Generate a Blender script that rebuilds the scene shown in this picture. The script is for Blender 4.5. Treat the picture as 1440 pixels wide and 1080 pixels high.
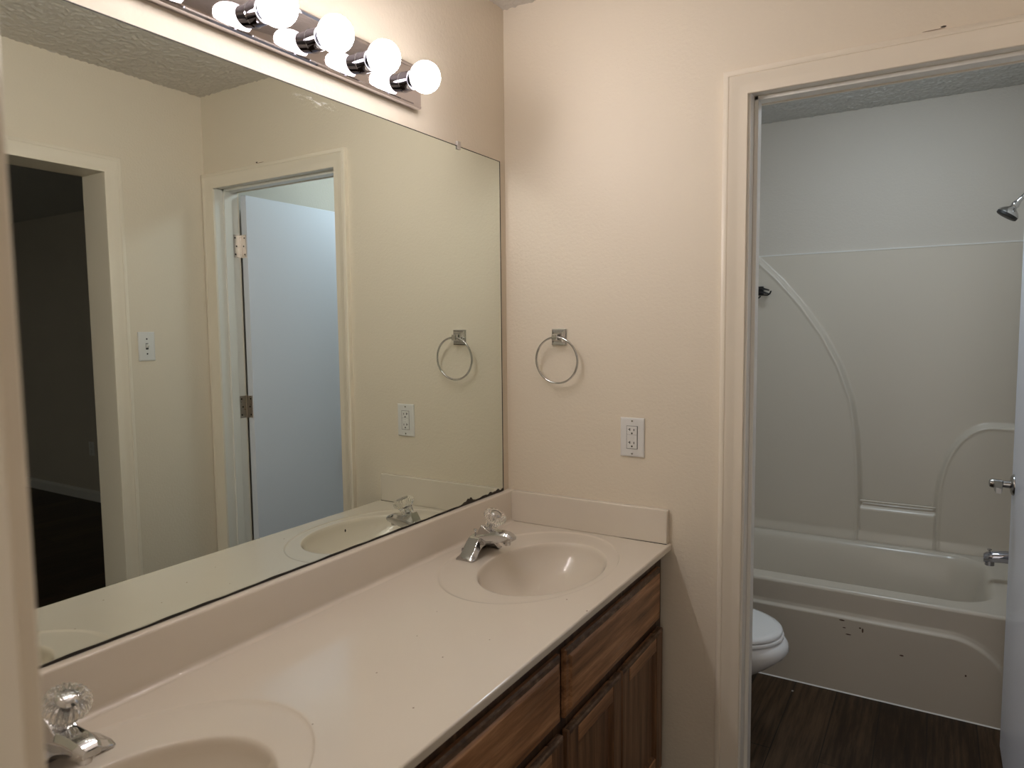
import bpy, bmesh, math, random
import numpy as np
from mathutils import Vector, Matrix

# ------------------------------------------------------------------ clear / camera / world / exposure
for o in list(bpy.data.objects):
    bpy.data.objects.remove(o)
SC = bpy.context.scene
COL = SC.collection
PI = math.pi
random.seed(7)
RNG = np.random.default_rng(7)

cd = bpy.data.cameras.new('camera')
cam = bpy.data.objects.new('camera', cd)
COL.objects.link(cam)
cR = Vector((0.85529831, 0.51803416, -0.01026737))
cU = Vector((-0.03233859, 0.07314887, 0.9967966))
cF = Vector((-0.51712573, 0.85222641, -0.0793166))
cam.matrix_world = Matrix(((cR.x, cU.x, -cF.x, 1.1999), (cR.y, cU.y, -cF.y, -1.9535),
                           (cR.z, cU.z, -cF.z, 1.4361), (0, 0, 0, 1)))
cd.sensor_width = 36.0
cd.lens = 982.783 / 1440 * 36.0
cd.clip_start = 0.02
cd.dof.use_dof = True
cd.dof.focus_distance = 2.4
cd.dof.aperture_fstop = 7.4
SC.camera = cam

SC.view_settings.view_transform = 'Standard'
SC.view_settings.look = 'None'
SC.view_settings.gamma = 1.0
SC.view_settings.use_curve_mapping = False
SC.view_settings.exposure = 0.24

w = bpy.data.worlds.new('world')
SC.world = w
w.use_nodes = True
w.node_tree.nodes['Background'].inputs[0].default_value = (1.0, 0.93, 0.84, 1)
w.node_tree.nodes['Background'].inputs[1].default_value = 1.05

BULB_COLOR = (1.0, 0.935, 0.92)
BULB_FRONT, BULB_BACK = 72.0, 6.0
DOME_COLOR = (0.79, 0.91, 1.0)
DOME_POWER = 29.0

cy = SC.cycles
cy.max_bounces = 12
cy.diffuse_bounces = 6
cy.glossy_bounces = 6
cy.transmission_bounces = 8
cy.transparent_max_bounces = 8
cy.caustics_reflective = True
cy.caustics_refractive = False
cy.blur_glossy = 0.3
cy.sample_clamp_indirect = 6.0
cy.use_guiding = True
cy.use_surface_guiding = True
cy.use_denoising = True

# ------------------------------------------------------------------ sizes (metres)
H = 2.44            # ceiling
W = 1.536           # right wall
XW = -0.004         # mirror wall plane
YN = -1.84          # near wall
ZC, CT = 0.8034, 0.0187
ZS = 0.9049
D = 0.557
XL, XH, ZO, CW = 0.7555, 1.4703, 2.0462, 0.063     # casing edges of the tub room door
JL, JH, JZ = XL + .006, XH + .000, ZO + .004        # jamb faces
WT = 0.115          # far wall thickness
RY1, RY0, RZ = -0.432, -1.19, 2.046                 # doorway in the right wall
RT = 0.15
TY, TB = 0.9655, 1.76                               # tub apron, back wall of the tub room
NX0, NX1 = 0.928, 1.50                              # near doorway

# ------------------------------------------------------------------ helpers
def lin(r, g, b):
    f = lambda c: (c / 12.92 if c <= 0.04045 else ((c + 0.055) / 1.055) ** 2.4)
    return (f(r / 255), f(g / 255), f(b / 255), 1)

def mesh(bm, name, smooth=False, angle=None):
    me = bpy.data.meshes.new(name)
    bmesh.ops.recalc_face_normals(bm, faces=bm.faces)
    bm.to_mesh(me)
    bm.free()
    if smooth:
        me.polygons.foreach_set('use_smooth', [True] * len(me.polygons))
        if angle:
            me.set_sharp_from_angle(angle=math.radians(angle))
    return me

def wloc(o):
    v = Vector(o.location)
    while o.parent:
        o = o.parent
        v += o.location
    return v

def obj(name, bm, mat, parent=None, smooth=False, bevel=0, angle=40, seg=2, loc=None):
    """link one mesh object; geometry is given in world coordinates"""
    if loc is None:
        loc = wloc(parent) if parent else Vector((0, 0, 0))
        off = loc
        place = Vector((0, 0, 0)) if parent else Vector((0, 0, 0))
    else:
        off = Vector(loc)
        place = off - (wloc(parent) if parent else Vector((0, 0, 0)))
    if off.length:
        bmesh.ops.translate(bm, verts=bm.verts, vec=-off)
    me = mesh(bm, name, smooth or bevel > 0, angle)
    me.materials.append(mat)
    o = bpy.data.objects.new(name, me)
    COL.objects.link(o)
    o.location = place
    if parent:
        o.parent = parent
    if bevel:
        m = o.modifiers.new('bevel', 'BEVEL')
        m.width = bevel
        m.segments = seg
        m.limit_method = 'ANGLE'
        m.angle_limit = math.radians(38)
    return o

def thing(name, label, cat, loc, group=None):
    o = bpy.data.objects.new(name, None)
    COL.objects.link(o)
    o.location = loc
    o.empty_display_size = 0.05
    return tag(o, label, cat, group)

def tag(o, label, cat, group=None, kind=None):
    o['label'] = label
    o['category'] = cat
    if group:
        o['group'] = group
    if kind:
        o['kind'] = kind
    return o

def struct(name, bm, mat, label, cat, **k):
    o = obj(name, bm, mat, **k)
    return tag(o, label, cat, kind='structure')

def B():
    return bmesh.new()

def box(bm, x0, x1, y0, y1, z0, z1):
    v = [bm.verts.new((x, y, z)) for x in (x0, x1) for y in (y0, y1) for z in (z0, z1)]
    for f in ((0, 1, 3, 2), (4, 6, 7, 5), (0, 4, 5, 1), (2, 3, 7, 6), (0, 2, 6, 4), (1, 5, 7, 3)):
        bm.faces.new([v[i] for i in f])
    return bm

def loft(bm, rings, cap=True, closed=True):
    """rings: lists of points of equal count"""
    vs = [[bm.verts.new(p) for p in r] for r in rings]
    n = len(vs[0])
    for a, b in zip(vs, vs[1:]):
        for i in range(n if closed else n - 1):
            j = (i + 1) % n
            bm.faces.new((a[i], a[j], b[j], b[i]))
    if cap and closed:
        bm.faces.new(vs[0][::-1])
        bm.faces.new(vs[-1])
    return bm

def frame_of(axis):
    a = Vector(axis).normalized()
    t = Vector((0, 0, 1)) if abs(a.z) < 0.9 else Vector((1, 0, 0))
    u = t.cross(a).normalized()
    return a, u, a.cross(u)

def lathe(bm, origin, axis, prof, n=24, flute=None):
    """prof: (distance along the axis, radius); flute = (count, depth function of profile index)"""
    a, u, v = frame_of(axis)
    o = Vector(origin)
    rings = []
    for k, (d, r) in enumerate(prof):
        ring = []
        for i in range(n):
            t = 2 * PI * i / n
            rr = max(r, 1e-5)
            if flute:
                rr *= 1 + flute[1][k] * math.cos(flute[0] * t)
            ring.append(o + a * d + (u * math.cos(t) + v * math.sin(t)) * rr)
        rings.append(ring)
    return loft(bm, rings)

def cyl(bm, p, q, r, n=20):
    p, q = Vector(p), Vector(q)
    return lathe(bm, p, q - p, [(0, r), ((q - p).length, r)], n)

def tube(bm, pts, r, n=10, closed=False):
    pts = [Vector(p) for p in pts]
    m = len(pts)
    rings = []
    prev = None
    for i in range(m):
        if closed:
            d = pts[(i + 1) % m] - pts[i - 1]
        else:
            d = pts[min(i + 1, m - 1)] - pts[max(i - 1, 0)]
        d.normalize()
        if prev is None:
            _, u, v = frame_of(d)
        else:
            u = (prev - d * prev.dot(d)).normalized()
            v = d.cross(u)
        prev = u
        rings.append([pts[i] + (u * math.cos(2 * PI * k / n) + v * math.sin(2 * PI * k / n)) * r for k in range(n)])
    if closed:
        rings.append(rings[0])
        vs = [[bm.verts.new(p) for p in rr] for rr in rings[:-1]]
        for i in range(m):
            a, b = vs[i], vs[(i + 1) % m]
            for k in range(n):
                bm.faces.new((a[k], a[(k + 1) % n], b[(k + 1) % n], b[k]))
        return bm
    return loft(bm, rings)

def extrude(bm, prof, axis, a0, a1):
    """prof: closed polygon of 2D points in the plane across the axis ('x': (y,z), 'y': (x,z), 'z': (x,y))"""
    def P(p, a):
        return {'x': (a, p[0], p[1]), 'y': (p[0], a, p[1]), 'z': (p[0], p[1], a)}[axis]
    return loft(bm, [[P(p, a0) for p in prof], [P(p, a1) for p in prof]])

def grid(bm, us, vs, fn):
    g = [[bm.verts.new(fn(u, v)) for v in vs] for u in us]
    for i in range(len(us) - 1):
        for j in range(len(vs) - 1):
            bm.faces.new((g[i][j], g[i + 1][j], g[i + 1][j + 1], g[i][j + 1]))
    return bm

def np_grid(name, X, Y, Z, mat, smooth=True):
    """fast grid object from 2D arrays"""
    n, m = X.shape
    me = bpy.data.meshes.new(name)
    co = np.stack([X, Y, Z], -1).reshape(-1, 3)
    idx = np.arange(n * m).reshape(n, m)
    q = np.stack([idx[:-1, :-1], idx[1:, :-1], idx[1:, 1:], idx[:-1, 1:]], -1).reshape(-1, 4)
    me.from_pydata(co.tolist(), [], q.tolist())
    if smooth:
        me.polygons.foreach_set('use_smooth', [True] * len(me.polygons))
    me.materials.append(mat)
    o = bpy.data.objects.new(name, me)
    COL.objects.link(o)
    return o

def sstep(a, b, x):
    t = min(1, max(0, (x - a) / (b - a)))
    return t * t * (3 - 2 * t)

def nsstep(a, b, x):
    t = np.clip((x - a) / (b - a), 0, 1)
    return t * t * (3 - 2 * t)

# ------------------------------------------------------------------ materials
class NT:
    def __init__(s, name):
        s.m = bpy.data.materials.new(name)
        s.m.use_nodes = True
        s.t = s.m.node_tree
        s.b = s.t.nodes['Principled BSDF']
    def n(s, kind, **k):
        x = s.t.nodes.new(kind)
        for a, v in k.items():
            setattr(x, a, v)
        return x
    def l(s, a, b):
        s.t.links.new(a, b)
    def coord(s, scale=(1, 1, 1)):
        c = s.n('ShaderNodeTexCoord')
        mp = s.n('ShaderNodeMapping')
        mp.inputs['Scale'].default_value = scale
        s.l(c.outputs['Object'], mp.inputs['Vector'])
        return mp.outputs['Vector']
    def noise(s, vec, scale, detail=2, rough=.5):
        x = s.n('ShaderNodeTexNoise')
        x.inputs['Scale'].default_value = scale
        x.inputs['Detail'].default_value = detail
        x.inputs['Roughness'].default_value = rough
        s.l(vec, x.inputs['Vector'])
        return x.outputs['Fac']
    def ramp(s, fac, stops):
        r = s.n('ShaderNodeValToRGB')
        e = r.color_ramp.elements
        while len(e) < len(stops):
            e.new(0.5)
        for k, (p, c) in zip(e, stops):
            k.position = p
            k.color = c if len(c) == 4 else (*c, 1)
        s.l(fac, r.inputs['Fac'])
        return r.outputs['Color']
    def mix(s, fac, a, b, mode='MIX'):
        x = s.n('ShaderNodeMix', data_type='RGBA', blend_type=mode)
        for sock, v in ((x.inputs[0], fac), (x.inputs[6], a), (x.inputs[7], b)):
            if isinstance(v, (int, float)):
                sock.default_value = v
            elif isinstance(v, tuple):
                sock.default_value = v if len(v) == 4 else (*v, 1)
            else:
                s.l(v, sock)
        return x.outputs[2]
    def math(s, op, a, b=0.0, c=0.0):
        x = s.n('ShaderNodeMath', operation=op)
        for i, v in enumerate((a, b, c)):
            if isinstance(v, (int, float)):
                x.inputs[i].default_value = v
            else:
                s.l(v, x.inputs[i])
        return x.outputs[0]
    def bump(s, h, strength, dist):
        x = s.n('ShaderNodeBump')
        x.inputs['Strength'].default_value = strength
        x.inputs['Distance'].default_value = dist
        s.l(h, x.inputs['Height'])
        s.l(x.outputs['Normal'], s.b.inputs['Normal'])
    def spots(s, base, spots, vec=None):
        """small marks with their own place: (x, y, z), stretch (sx, sy, sz), colour"""
        for p, st, c in spots:
            co = s.n('ShaderNodeTexCoord')
            v = s.n('ShaderNodeVectorMath', operation='SUBTRACT')
            v.inputs[1].default_value = p
            s.l(co.outputs['Object'], v.inputs[0])
            d = s.n('ShaderNodeVectorMath', operation='DIVIDE')
            d.inputs[1].default_value = st
            s.l(v.outputs[0], d.inputs[0])
            le = s.n('ShaderNodeVectorMath', operation='LENGTH')
            s.l(d.outputs[0], le.inputs[0])
            base = s.mix(s.math('LESS_THAN', le.outputs['Value'], 1.0), base, c)
        return base
    def set(s, **k):
        for a, v in k.items():
            i = s.b.inputs[a.replace('_', ' ')]
            if isinstance(v, (int, float)):
                i.default_value = v
            elif isinstance(v, tuple):
                i.default_value = v if len(v) == 4 else (*v, 1)
            else:
                s.l(v, i)
        return s.m

def plain(name, c, rough=.5, metal=0, **k):
    t = NT(name)
    return t.set(Base_Color=c, Roughness=rough, Metallic=metal, **k)

def paint(name, c, rough=.55, bumpd=.0012, scale=120, spots=()):
    t = NT(name)
    v = t.coord()
    a = t.noise(v, scale, 3, .55)
    b = t.noise(v, 3.0, 2, .5)
    col = t.mix(t.math('MULTIPLY', b, .12), c, tuple(x * .86 for x in c[:3]))
    col = t.spots(col, spots)
    t.bump(a, .6, bumpd)
    return t.set(Base_Color=col, Roughness=rough)

WALLC = (0.77, 0.69, 0.575)
M = {}
M['wall'] = paint('beige_wall_paint', WALLC, .6, .0016, 110,
                  spots=[((1.191, 0.0, 2.121), (.006, .02, .0022), (.03, .02, .012)),
                         ((1.172, 0.0, 2.1175), (.024, .02, .0011), (.22, .16, .11))])
M['wall_white'] = paint('white_wall_paint', (0.60, 0.555, 0.495), .6, .0016, 110)
M['popcorn'] = paint('popcorn_ceiling', (0.60, 0.555, 0.50), .9, .002, 240)
M['popcorn_white'] = paint('popcorn_ceiling_white', (0.60, 0.60, 0.585), .9, .002, 240)
M['trim'] = paint('cream_trim_paint', (0.82, 0.745, 0.635), .35, .0003, 60)
M['jamb'] = paint('pale_jamb_paint', (0.80, 0.78, 0.74), .35, .0003, 60)
M['door'] = paint('white_door_paint', (0.76, 0.795, 0.90), .33, .0003, 90)
M['plastic'] = plain('white_plastic', (0.74, 0.735, 0.73), .35)
M['clip'] = plain('translucent_clip', (0.50, 0.46, 0.42), .3)
M['dark'] = plain('dark_slot', (0.012, 0.011, 0.010), .6)
M['porcelain'] = plain('white_porcelain', (0.82, 0.83, 0.85), .12)
M['caulk'] = plain('white_caulk', (0.75, 0.74, 0.71), .5)
M['black'] = plain('black_coated_wire', (0.008, 0.008, 0.009), .4)
M['grommet'] = plain('black_rubber', (0.015, 0.015, 0.016), .5)

def chrome(name, c=(0.82, 0.82, 0.83), rough=.07):
    t = NT(name)
    n = t.noise(t.coord(), 45, 3, .6)
    r = t.n('ShaderNodeMapRange')
    r.inputs[3].default_value = rough * .6
    r.inputs[4].default_value = rough * 1.5
    t.l(n, r.inputs[0])
    return t.set(Base_Color=c, Metallic=1.0, Roughness=r.outputs[0])
M['chrome'] = chrome('polished_chrome', (0.60, 0.60, 0.61), .06)
M['chrome_plate'] = chrome('polished_chrome_plate', (0.62, 0.58, 0.61), .03)
M['chrome_dark'] = chrome('dark_polished_chrome', (0.40, 0.40, 0.45), .05)
M['nickel'] = chrome('satin_nickel', (0.40, 0.39, 0.38), .22)
M['steel'] = chrome('hinge_steel', (0.55, 0.50, 0.46), .3)

def marble():
    t = NT('cultured_marble')
    v = t.coord()
    n = t.noise(v, 2.2, 3, .5)
    col = t.mix(t.ramp(n, [(.35, (0, 0, 0)), (.75, (1, 1, 1))]), (0.74, 0.675, 0.59), (0.71, 0.64, 0.55))
    sp = []
    for x, y, r in ((.481, -.532, .0016), (.550, -.569, .002), (.403, -.909, .0014), (.334, -1.02, .0013),
                    (.44, -.80, .0011), (.30, -.86, .0011), (.47, -1.08, .0014), (.36, -1.20, .0012), (.26, -.74, .001)):
        sp.append(((x - .28, y + .92, 0), (r * 1.05, r * 1.4, .004), (.24, .17, .13)))
    col = t.spots(col, sp)
    return t.set(Base_Color=col, Roughness=.16, Coat_Weight=.3, Coat_Roughness=.06)
M['marble'] = marble()

def fibreglass():
    t = NT('glossy_fibreglass')
    v = t.coord()
    n = t.noise(v, 1.5, 2, .5)
    col = t.mix(n, (0.63, 0.58, 0.505), (0.60, 0.55, 0.475))
    sp = []
    for x, z, a, b in ((.921, .290, .010, .0028), (.945, .238, .010, .0025), (.994, .264, .003, .009), (.985, .272, .004, .003),
                       (1.127, .197, .007, .003), (.93, .262, .006, .002), (1.33, .17, .003, .004)):
        sp.append(((x, TY, z), (a, .03, b), (.10, .055, .035)))
    col = t.spots(col, sp)
    t.bump(t.noise(v, 6, 2, .5), .06, .004)
    return t.set(Base_Color=col, Roughness=.3, Coat_Weight=.25, Coat_Roughness=.12)
M['tub'] = fibreglass()

def wood(name, along, dark=1.0):
    t = NT(name)
    s = {'y': (26, 1.6, 26), 'z': (26, 26, 1.6)}[along]
    v = t.coord(s)
    g = t.noise(v, 1.6, 6, .68)
    base = t.ramp(g, [(.30, (0.028 * dark, 0.0135 * dark, 0.0065 * dark)), (.50, (0.085 * dark, 0.042 * dark, 0.020 * dark)),
                      (.66, (0.15 * dark, 0.082 * dark, 0.043 * dark))])
    # worn, greyed streaks in the finish
    s2 = {'y': (9, 1.5, 14), 'z': (9, 14, 1.5)}[along]
    wv = t.noise(t.coord(s2), 2.6, 5, .7)
    big = t.noise(t.coord(), 4.2, 2, .5)
    mask = t.math('MULTIPLY', t.ramp(wv, [(.56, (0, 0, 0)), (.72, (1, 1, 1))]), t.ramp(big, [(.40, (0, 0, 0)), (.62, (1, 1, 1))]))
    col = t.mix(t.math('MULTIPLY', mask, .65), base, (0.36, 0.26, 0.185))
    t.bump(g, .25, .0006)
    return t.set(Base_Color=col, Roughness=.42)
M['wood_y'] = wood('worn_oak_horizontal', 'y', 3.9)
M['wood_z'] = wood('worn_oak_vertical', 'z', 1.9)
M['frame_wood'] = wood('dark_oak_frame', 'z', .7)
M['worn_edge'] = None

def worn():
    t = NT('worn_oak_edge')
    v = t.coord((20, 8, 20))
    g = t.noise(v, 3, 5, .7)
    col = t.ramp(g, [(.36, (0.06, 0.032, 0.018)), (.55, (0.15, 0.092, 0.056)), (.72, (0.29, 0.20, 0.145))])
    return t.set(Base_Color=col, Roughness=.5)
M['worn_edge'] = worn()

def planks():
    t = NT('dark_wood_planks')
    c = t.n('ShaderNodeTexCoord')
    mp = t.n('ShaderNodeMapping')
    mp.inputs['Rotation'].default_value = (0, 0, PI / 2)
    t.l(c.outputs['Object'], mp.inputs['Vector'])
    br = t.n('ShaderNodeTexBrick')
    br.offset = .37
    br.inputs['Scale'].default_value = 1
    br.inputs['Brick Width'].default_value = 1.2
    br.inputs['Row Height'].default_value = .152
    br.inputs['Mortar Size'].default_value = .0016
    br.inputs['Color1'].default_value = (.15, .15, .15, 1)
    br.inputs['Color2'].default_value = (.85, .85, .85, 1)
    br.inputs['Mortar'].default_value = (0, 0, 0, 1)
    t.l(mp.outputs[0], br.inputs['Vector'])
    g = t.noise(t.coord((26, 1.6, 1)), 2.2, 6, .65)
    s = t.math('ADD', t.math('MULTIPLY', g, .95), t.math('MULTIPLY', br.outputs['Color'], .28))
    col = t.ramp(s, [(.30, (0.006, 0.0032, 0.0015)), (.55, (0.028, 0.0145, 0.0068)), (.80, (0.085, 0.050, 0.027))])
    col = t.mix(br.outputs['Fac'], col, (0.006, 0.004, 0.003))
    col = t.spots(col, [((.76, .88, 0), (.004, .006, .01), (.45, .42, .38))])
    t.bump(g, .15, .0006)
    return t.set(Base_Color=col, Roughness=.42, Specular_IOR_Level=.22)
M['floor'] = planks()

def mirror_mat():
    t = NT('silvered_mirror')
    # greasy smear just under the top edge
    v = t.coord()
    n = t.noise(t.coord((1, 9, 60)), 2.6, 4, .7)
    c = t.n('ShaderNodeTexCoord')
    sub = t.n('ShaderNodeVectorMath', operation='SUBTRACT')
    sub.inputs[1].default_value = (0, -.805, 1.944)
    t.l(c.outputs['Object'], sub.inputs[0])
    dv = t.n('ShaderNodeVectorMath', operation='DIVIDE')
    dv.inputs[1].default_value = (1, .075, .014)
    t.l(sub.outputs[0], dv.inputs[0])
    le = t.n('ShaderNodeVectorMath', operation='LENGTH')
    t.l(dv.outputs[0], le.inputs[0])
    fall = t.ramp(le.outputs['Value'], [(.1, (1, 1, 1)), (1.0, (0, 0, 0))])
    m = t.math('MULTIPLY', fall, t.ramp(n, [(.5, (0, 0, 0)), (.62, (1, 1, 1))]))
    t.set(Base_Color=(0.80, 0.86, 0.80), Metallic=1.0, Roughness=0.0)
    d = t.n('ShaderNodeBsdfDiffuse')
    d.inputs['Color'].default_value = (.8, .8, .78, 1)
    mx = t.n('ShaderNodeMixShader')
    t.l(t.math('MULTIPLY', m, .45), mx.inputs[0])
    t.l(t.b.outputs[0], mx.inputs[1])
    t.l(d.outputs[0], mx.inputs[2])
    t.l(mx.outputs[0], t.t.nodes['Material Output'].inputs['Surface'])
    return t.m
M['mirror'] = mirror_mat()
M['corrosion'] = plain('black_mirror_edge', (0.020, 0.015, 0.012), .6)

def acrylic(name, c=(.97, .96, .94), rough=.02):
    t = NT(name)
    return t.set(Base_Color=c, Roughness=rough, IOR=1.49, Transmission_Weight=1.0)
M['acrylic'] = acrylic('clear_acrylic')

def emit(name, c, s):
    m = bpy.data.materials.new(name)
    m.use_nodes = True
    t = m.node_tree
    t.nodes.remove(t.nodes['Principled BSDF'])
    e = t.nodes.new('ShaderNodeEmission')
    e.inputs[0].default_value = (*c, 1)
    e.inputs[1].default_value = s
    t.links.new(e.outputs[0], t.nodes['Material Output'].inputs['Surface'])
    return m
M['bulb'] = emit('lit_bulb_glass', BULB_COLOR, BULB_FRONT)
# emission shaped by facing: dimmed at the collar end to keep the wall beside unclipped
_t = M['bulb'].node_tree
_g = _t.nodes.new('ShaderNodeNewGeometry')
_x = _t.nodes.new('ShaderNodeSeparateXYZ')
_m = _t.nodes.new('ShaderNodeMapRange')
_m.interpolation_type = 'SMOOTHSTEP'
for _i, _v in ((1, -.35), (2, .9), (3, BULB_BACK), (4, BULB_FRONT)):
    _m.inputs[_i].default_value = _v
_t.links.new(_g.outputs['True Normal'], _x.inputs[0])
_t.links.new(_x.outputs[0], _m.inputs[0])
_t.links.new(_m.outputs[0], _t.nodes['Emission'].inputs[1])
M['dome'] = emit('lit_opal_dome', DOME_COLOR, DOME_POWER)

# ------------------------------------------------------------------ the setting
bm = B()
box(bm, -.12, 6.3, -3.2, 1.9, -.06, 0)
struct('floor', bm, M['floor'], 'dark brown wood plank floor running under the tub room and the next room', 'floor')

def popcorn(name, x0, x1, y0, y1, mat, label, step=.0042, amp=.0045, z=H):
    nx, ny = int((x1 - x0) / step), int((y1 - y0) / step)
    X, Y = np.meshgrid(np.linspace(x0, x1, nx), np.linspace(y0, y1, ny), indexing='ij')
    r = RNG.random((nx, ny))
    k = r.copy()
    for ax in (0, 1):
        k = (k + np.roll(k, 1, ax) + np.roll(k, -1, ax)) / 3
    k = (k - k.min()) / (k.max() - k.min())
    lumps = np.clip((k - .42) * 3.2, 0, 1)
    o = np_grid(name, X, Y, z - lumps * amp, mat)
    return tag(o, label, 'ceiling', kind='structure')
popcorn('ceiling', XW, W, YN, .0, M['popcorn'], 'beige popcorn ceiling over the vanity room')
popcorn('ceiling_tub_side', XW, W, WT, TB, M['popcorn_white'], 'grey white popcorn ceiling over the bathtub')
bm = B()
box(bm, -.12, W + .2, YN - .2, 1.9, H + .002, H + .06)
struct('ceiling_slab', bm, M['popcorn_white'], 'flat slab above the textured ceilings', 'ceiling')
bm = B()
box(bm, W + .15, 6.25, -3.2, 1.4, H, H + .06)
struct('ceiling_next_room', bm, M['popcorn_white'], 'dim ceiling of the unlit room seen in the mirror', 'ceiling')

bm = B()
box(bm, XW - .1, XW, YN - .11, WT, 0, H)
struct('wall_left', bm, M['wall'], 'beige textured wall behind the mirror and the light bar', 'wall')
bm = B()
box(bm, XW - .1, XW, WT, TB + .1, 0, H)
struct('wall_left_tub', bm, M['wall_white'], 'pale wall behind the toilet', 'wall')
bm = B()
box(bm, XW, JL - .018, 0, WT, 0, H)
box(bm, JL - .018, JH + .018, 0, WT, JZ + .018, H)
box(bm, JH + .018, W, 0, WT, 0, H)
struct('wall_far', bm, M['wall'], 'beige wall with towel ring and outlet, beside the tub room doorway', 'wall')
bm = B()
box(bm, W, W + RT, YN - .11, RY0 - .018, 0, H)
box(bm, W, W + RT, RY0 - .018, RY1 + .018, RZ + .018, H)
box(bm, W, W + RT, RY1 + .018, WT, 0, H)
struct('wall_right', bm, M['wall'], 'beige wall with light switch and dark doorway, seen in the mirror', 'wall')
bm = B()
box(bm, W, W + RT, WT, TB + .1, 0, H)
struct('wall_right_tub', bm, M['wall_white'], 'pale wall at the plumbing end of the bathtub', 'wall')
bm = B()
box(bm, XW - .1, W + RT, TB, TB + .1, 0, H)
struct('wall_back', bm, M['wall_white'], 'pale grey wall above the tub surround', 'wall')
bm = B()
box(bm, XW, NX0 - .018, YN - .11, YN, 0, H)
box(bm, NX0 - .018, NX1 + .018, YN - .11, YN, JZ + .018, H)
box(bm, NX1 + .018, W, YN - .11, YN, 0, H)
struct('wall_near', bm, M['wall'], 'beige wall at the near end of the vanity, around the near doorway', 'wall')
# unlit room beyond the right-hand doorway
bm = B()
box(bm, W + RT, 6.2, 1.23, 1.33, 0, H)
struct('wall_far_next_room', bm, M['wall_white'], 'dim wall of the unlit room beyond the dark doorway', 'wall')
bm = B()
box(bm, 6.09, 6.2, -3.2, 1.23, 0, H)
struct('wall_right_next_room', bm, M['wall_white'], 'dim end wall of the unlit room beyond the dark doorway', 'wall')
bm = B()
box(bm, W + RT, 6.2, -3.2, -3.1, 0, H)
struct('wall_near_next_room', bm, M['wall_white'], 'dim near wall of the unlit room', 'wall')
bm = B()
extrude(bm, [(1.23, 0), (1.214, 0), (1.214, .07), (1.220, .085), (1.23, .09)], 'x', W + RT, 6.09)
struct('baseboard_far', bm, M['plastic'], 'white baseboard along the dim far wall of the unlit room', 'baseboard')
bm = B()
extrude(bm, [(6.09, 0), (6.074, 0), (6.074, .07), (6.080, .085), (6.09, .09)], 'y', -3.1, 1.214)
struct('baseboard_right', bm, M['plastic'], 'white baseboard along the dim end wall of the unlit room', 'baseboard')

# door casings: colonial profile swept round the opening with mitred corners
PROF = [(0, 0), (0, .0072), (.0015, .0086), (.020, .0090), (.026, .0099), (.034, .0122), (.042, .0149), (.0472, .0158), (.0482, .0143),
        (.0493, .0160), (.0515, .0168), (.0610, .0168), (.063, .0155), (.063, 0)]
def casing(bm, a0, a1, zt, put):
    path = lambda u: [(a0 - u, 0), (a0 - u, zt + u), (a1 + u, zt + u), (a1 + u, 0)]
    rings = []
    for i in range(4):
        rings.append([put(*path(u)[i], d) for u, d in PROF])
    return loft(bm, rings)
casing_far = B()
casing(casing_far, XL, XH, ZO, lambda a, z, d: (a, -d, z))
struct('trim_1', casing_far, M['trim'], 'cream moulded casing round the tub room doorway', 'trim', smooth=True, angle=35)
bm = B()
casing(bm, RY0 - .006 + .0, RY1, RZ, lambda a, z, d: (W - d, a, z))
struct('trim_2', bm, M['trim'], 'cream moulded casing round the dark doorway seen in the mirror', 'trim', smooth=True, angle=35)
bm = B()
casing(bm, NX0 - .004, NX1 - .035, ZO, lambda a, z, d: (a, YN + d * .9, z))
struct('trim_3', bm, M['trim'], 'cream casing of the near doorway at the left edge of the view', 'trim', smooth=True, angle=35)
# jambs with stops
def jamb_x(name, x0, x1, z, y0, y1, stop, label):
    bm = B()
    box(bm, x0 - .018, x0, y0, y1, 0, z)
    box(bm, x1, x1 + .018, y0, y1, 0, z)
    box(bm, x0 - .018, x1 + .018, y0, y1, z, z + .018)
    if stop:
        s0, s1 = stop
        box(bm, x0, x0 + .011, s0, s1, 0, z)
        box(bm, x1 - .011, x1, s0, s1, 0, z)
        box(bm, x0, x1, s0, s1, z - .011, z)
    return struct(name, bm, M['jamb' if stop else 'trim'], label, 'door jamb', bevel=.0015)
jamb_x('trim_4', JL, JH, JZ, 0.0, WT + .001, (.040, .078), 'cream door jamb with stop in the tub room doorway')
jamb_x('trim_5', NX0, NX1, JZ, YN - .111, YN, None, 'cream jamb of the near doorway at the left edge')
bm = B()
box(bm, W, W + RT + .001, RY1, RY1 + .018, 0, RZ)
box(bm, W, W + RT + .001, RY0 - .018, RY0, 0, RZ)
box(bm, W, W + RT + .001, RY0 - .018, RY1 + .018, RZ, RZ + .018)
struct('trim_6', bm, M['trim'], 'cream jamb lining the dark doorway', 'door jamb', bevel=.0015)
# tub room casing on its own side, left leg hidden by the wall
bm = B()
casing(bm, XL, XH - .0, ZO, lambda a, z, d: (a, WT + d, z))
struct('trim_7', bm, M['trim'], 'cream casing on the tub side of the doorway', 'trim', smooth=True, angle=35)

# dome light on the tub room ceiling, above the doorway head and out of view
cl = thing('ceiling_light', 'round opal dome light on the ceiling of the tub room', 'ceiling light', (1.0, .82, H))
bm = B()
lathe(bm, (1.0, .82, H - .0075), (0, 0, -1), [(0, .150), (.018, .150), (.022, .140), (.022, .05)], 40)
obj('base_ring', bm, M['nickel'], cl, smooth=True, angle=40)
bm = B()
lathe(bm, (1.0, .82, H - .030), (0, 0, -1), [(0, .138), (.02, .134), (.04, .118), (.055, .092), (.065, .058), (.069, .02), (.0695, .001)], 36)
obj('dome', bm, M['dome'], cl, smooth=True)

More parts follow.
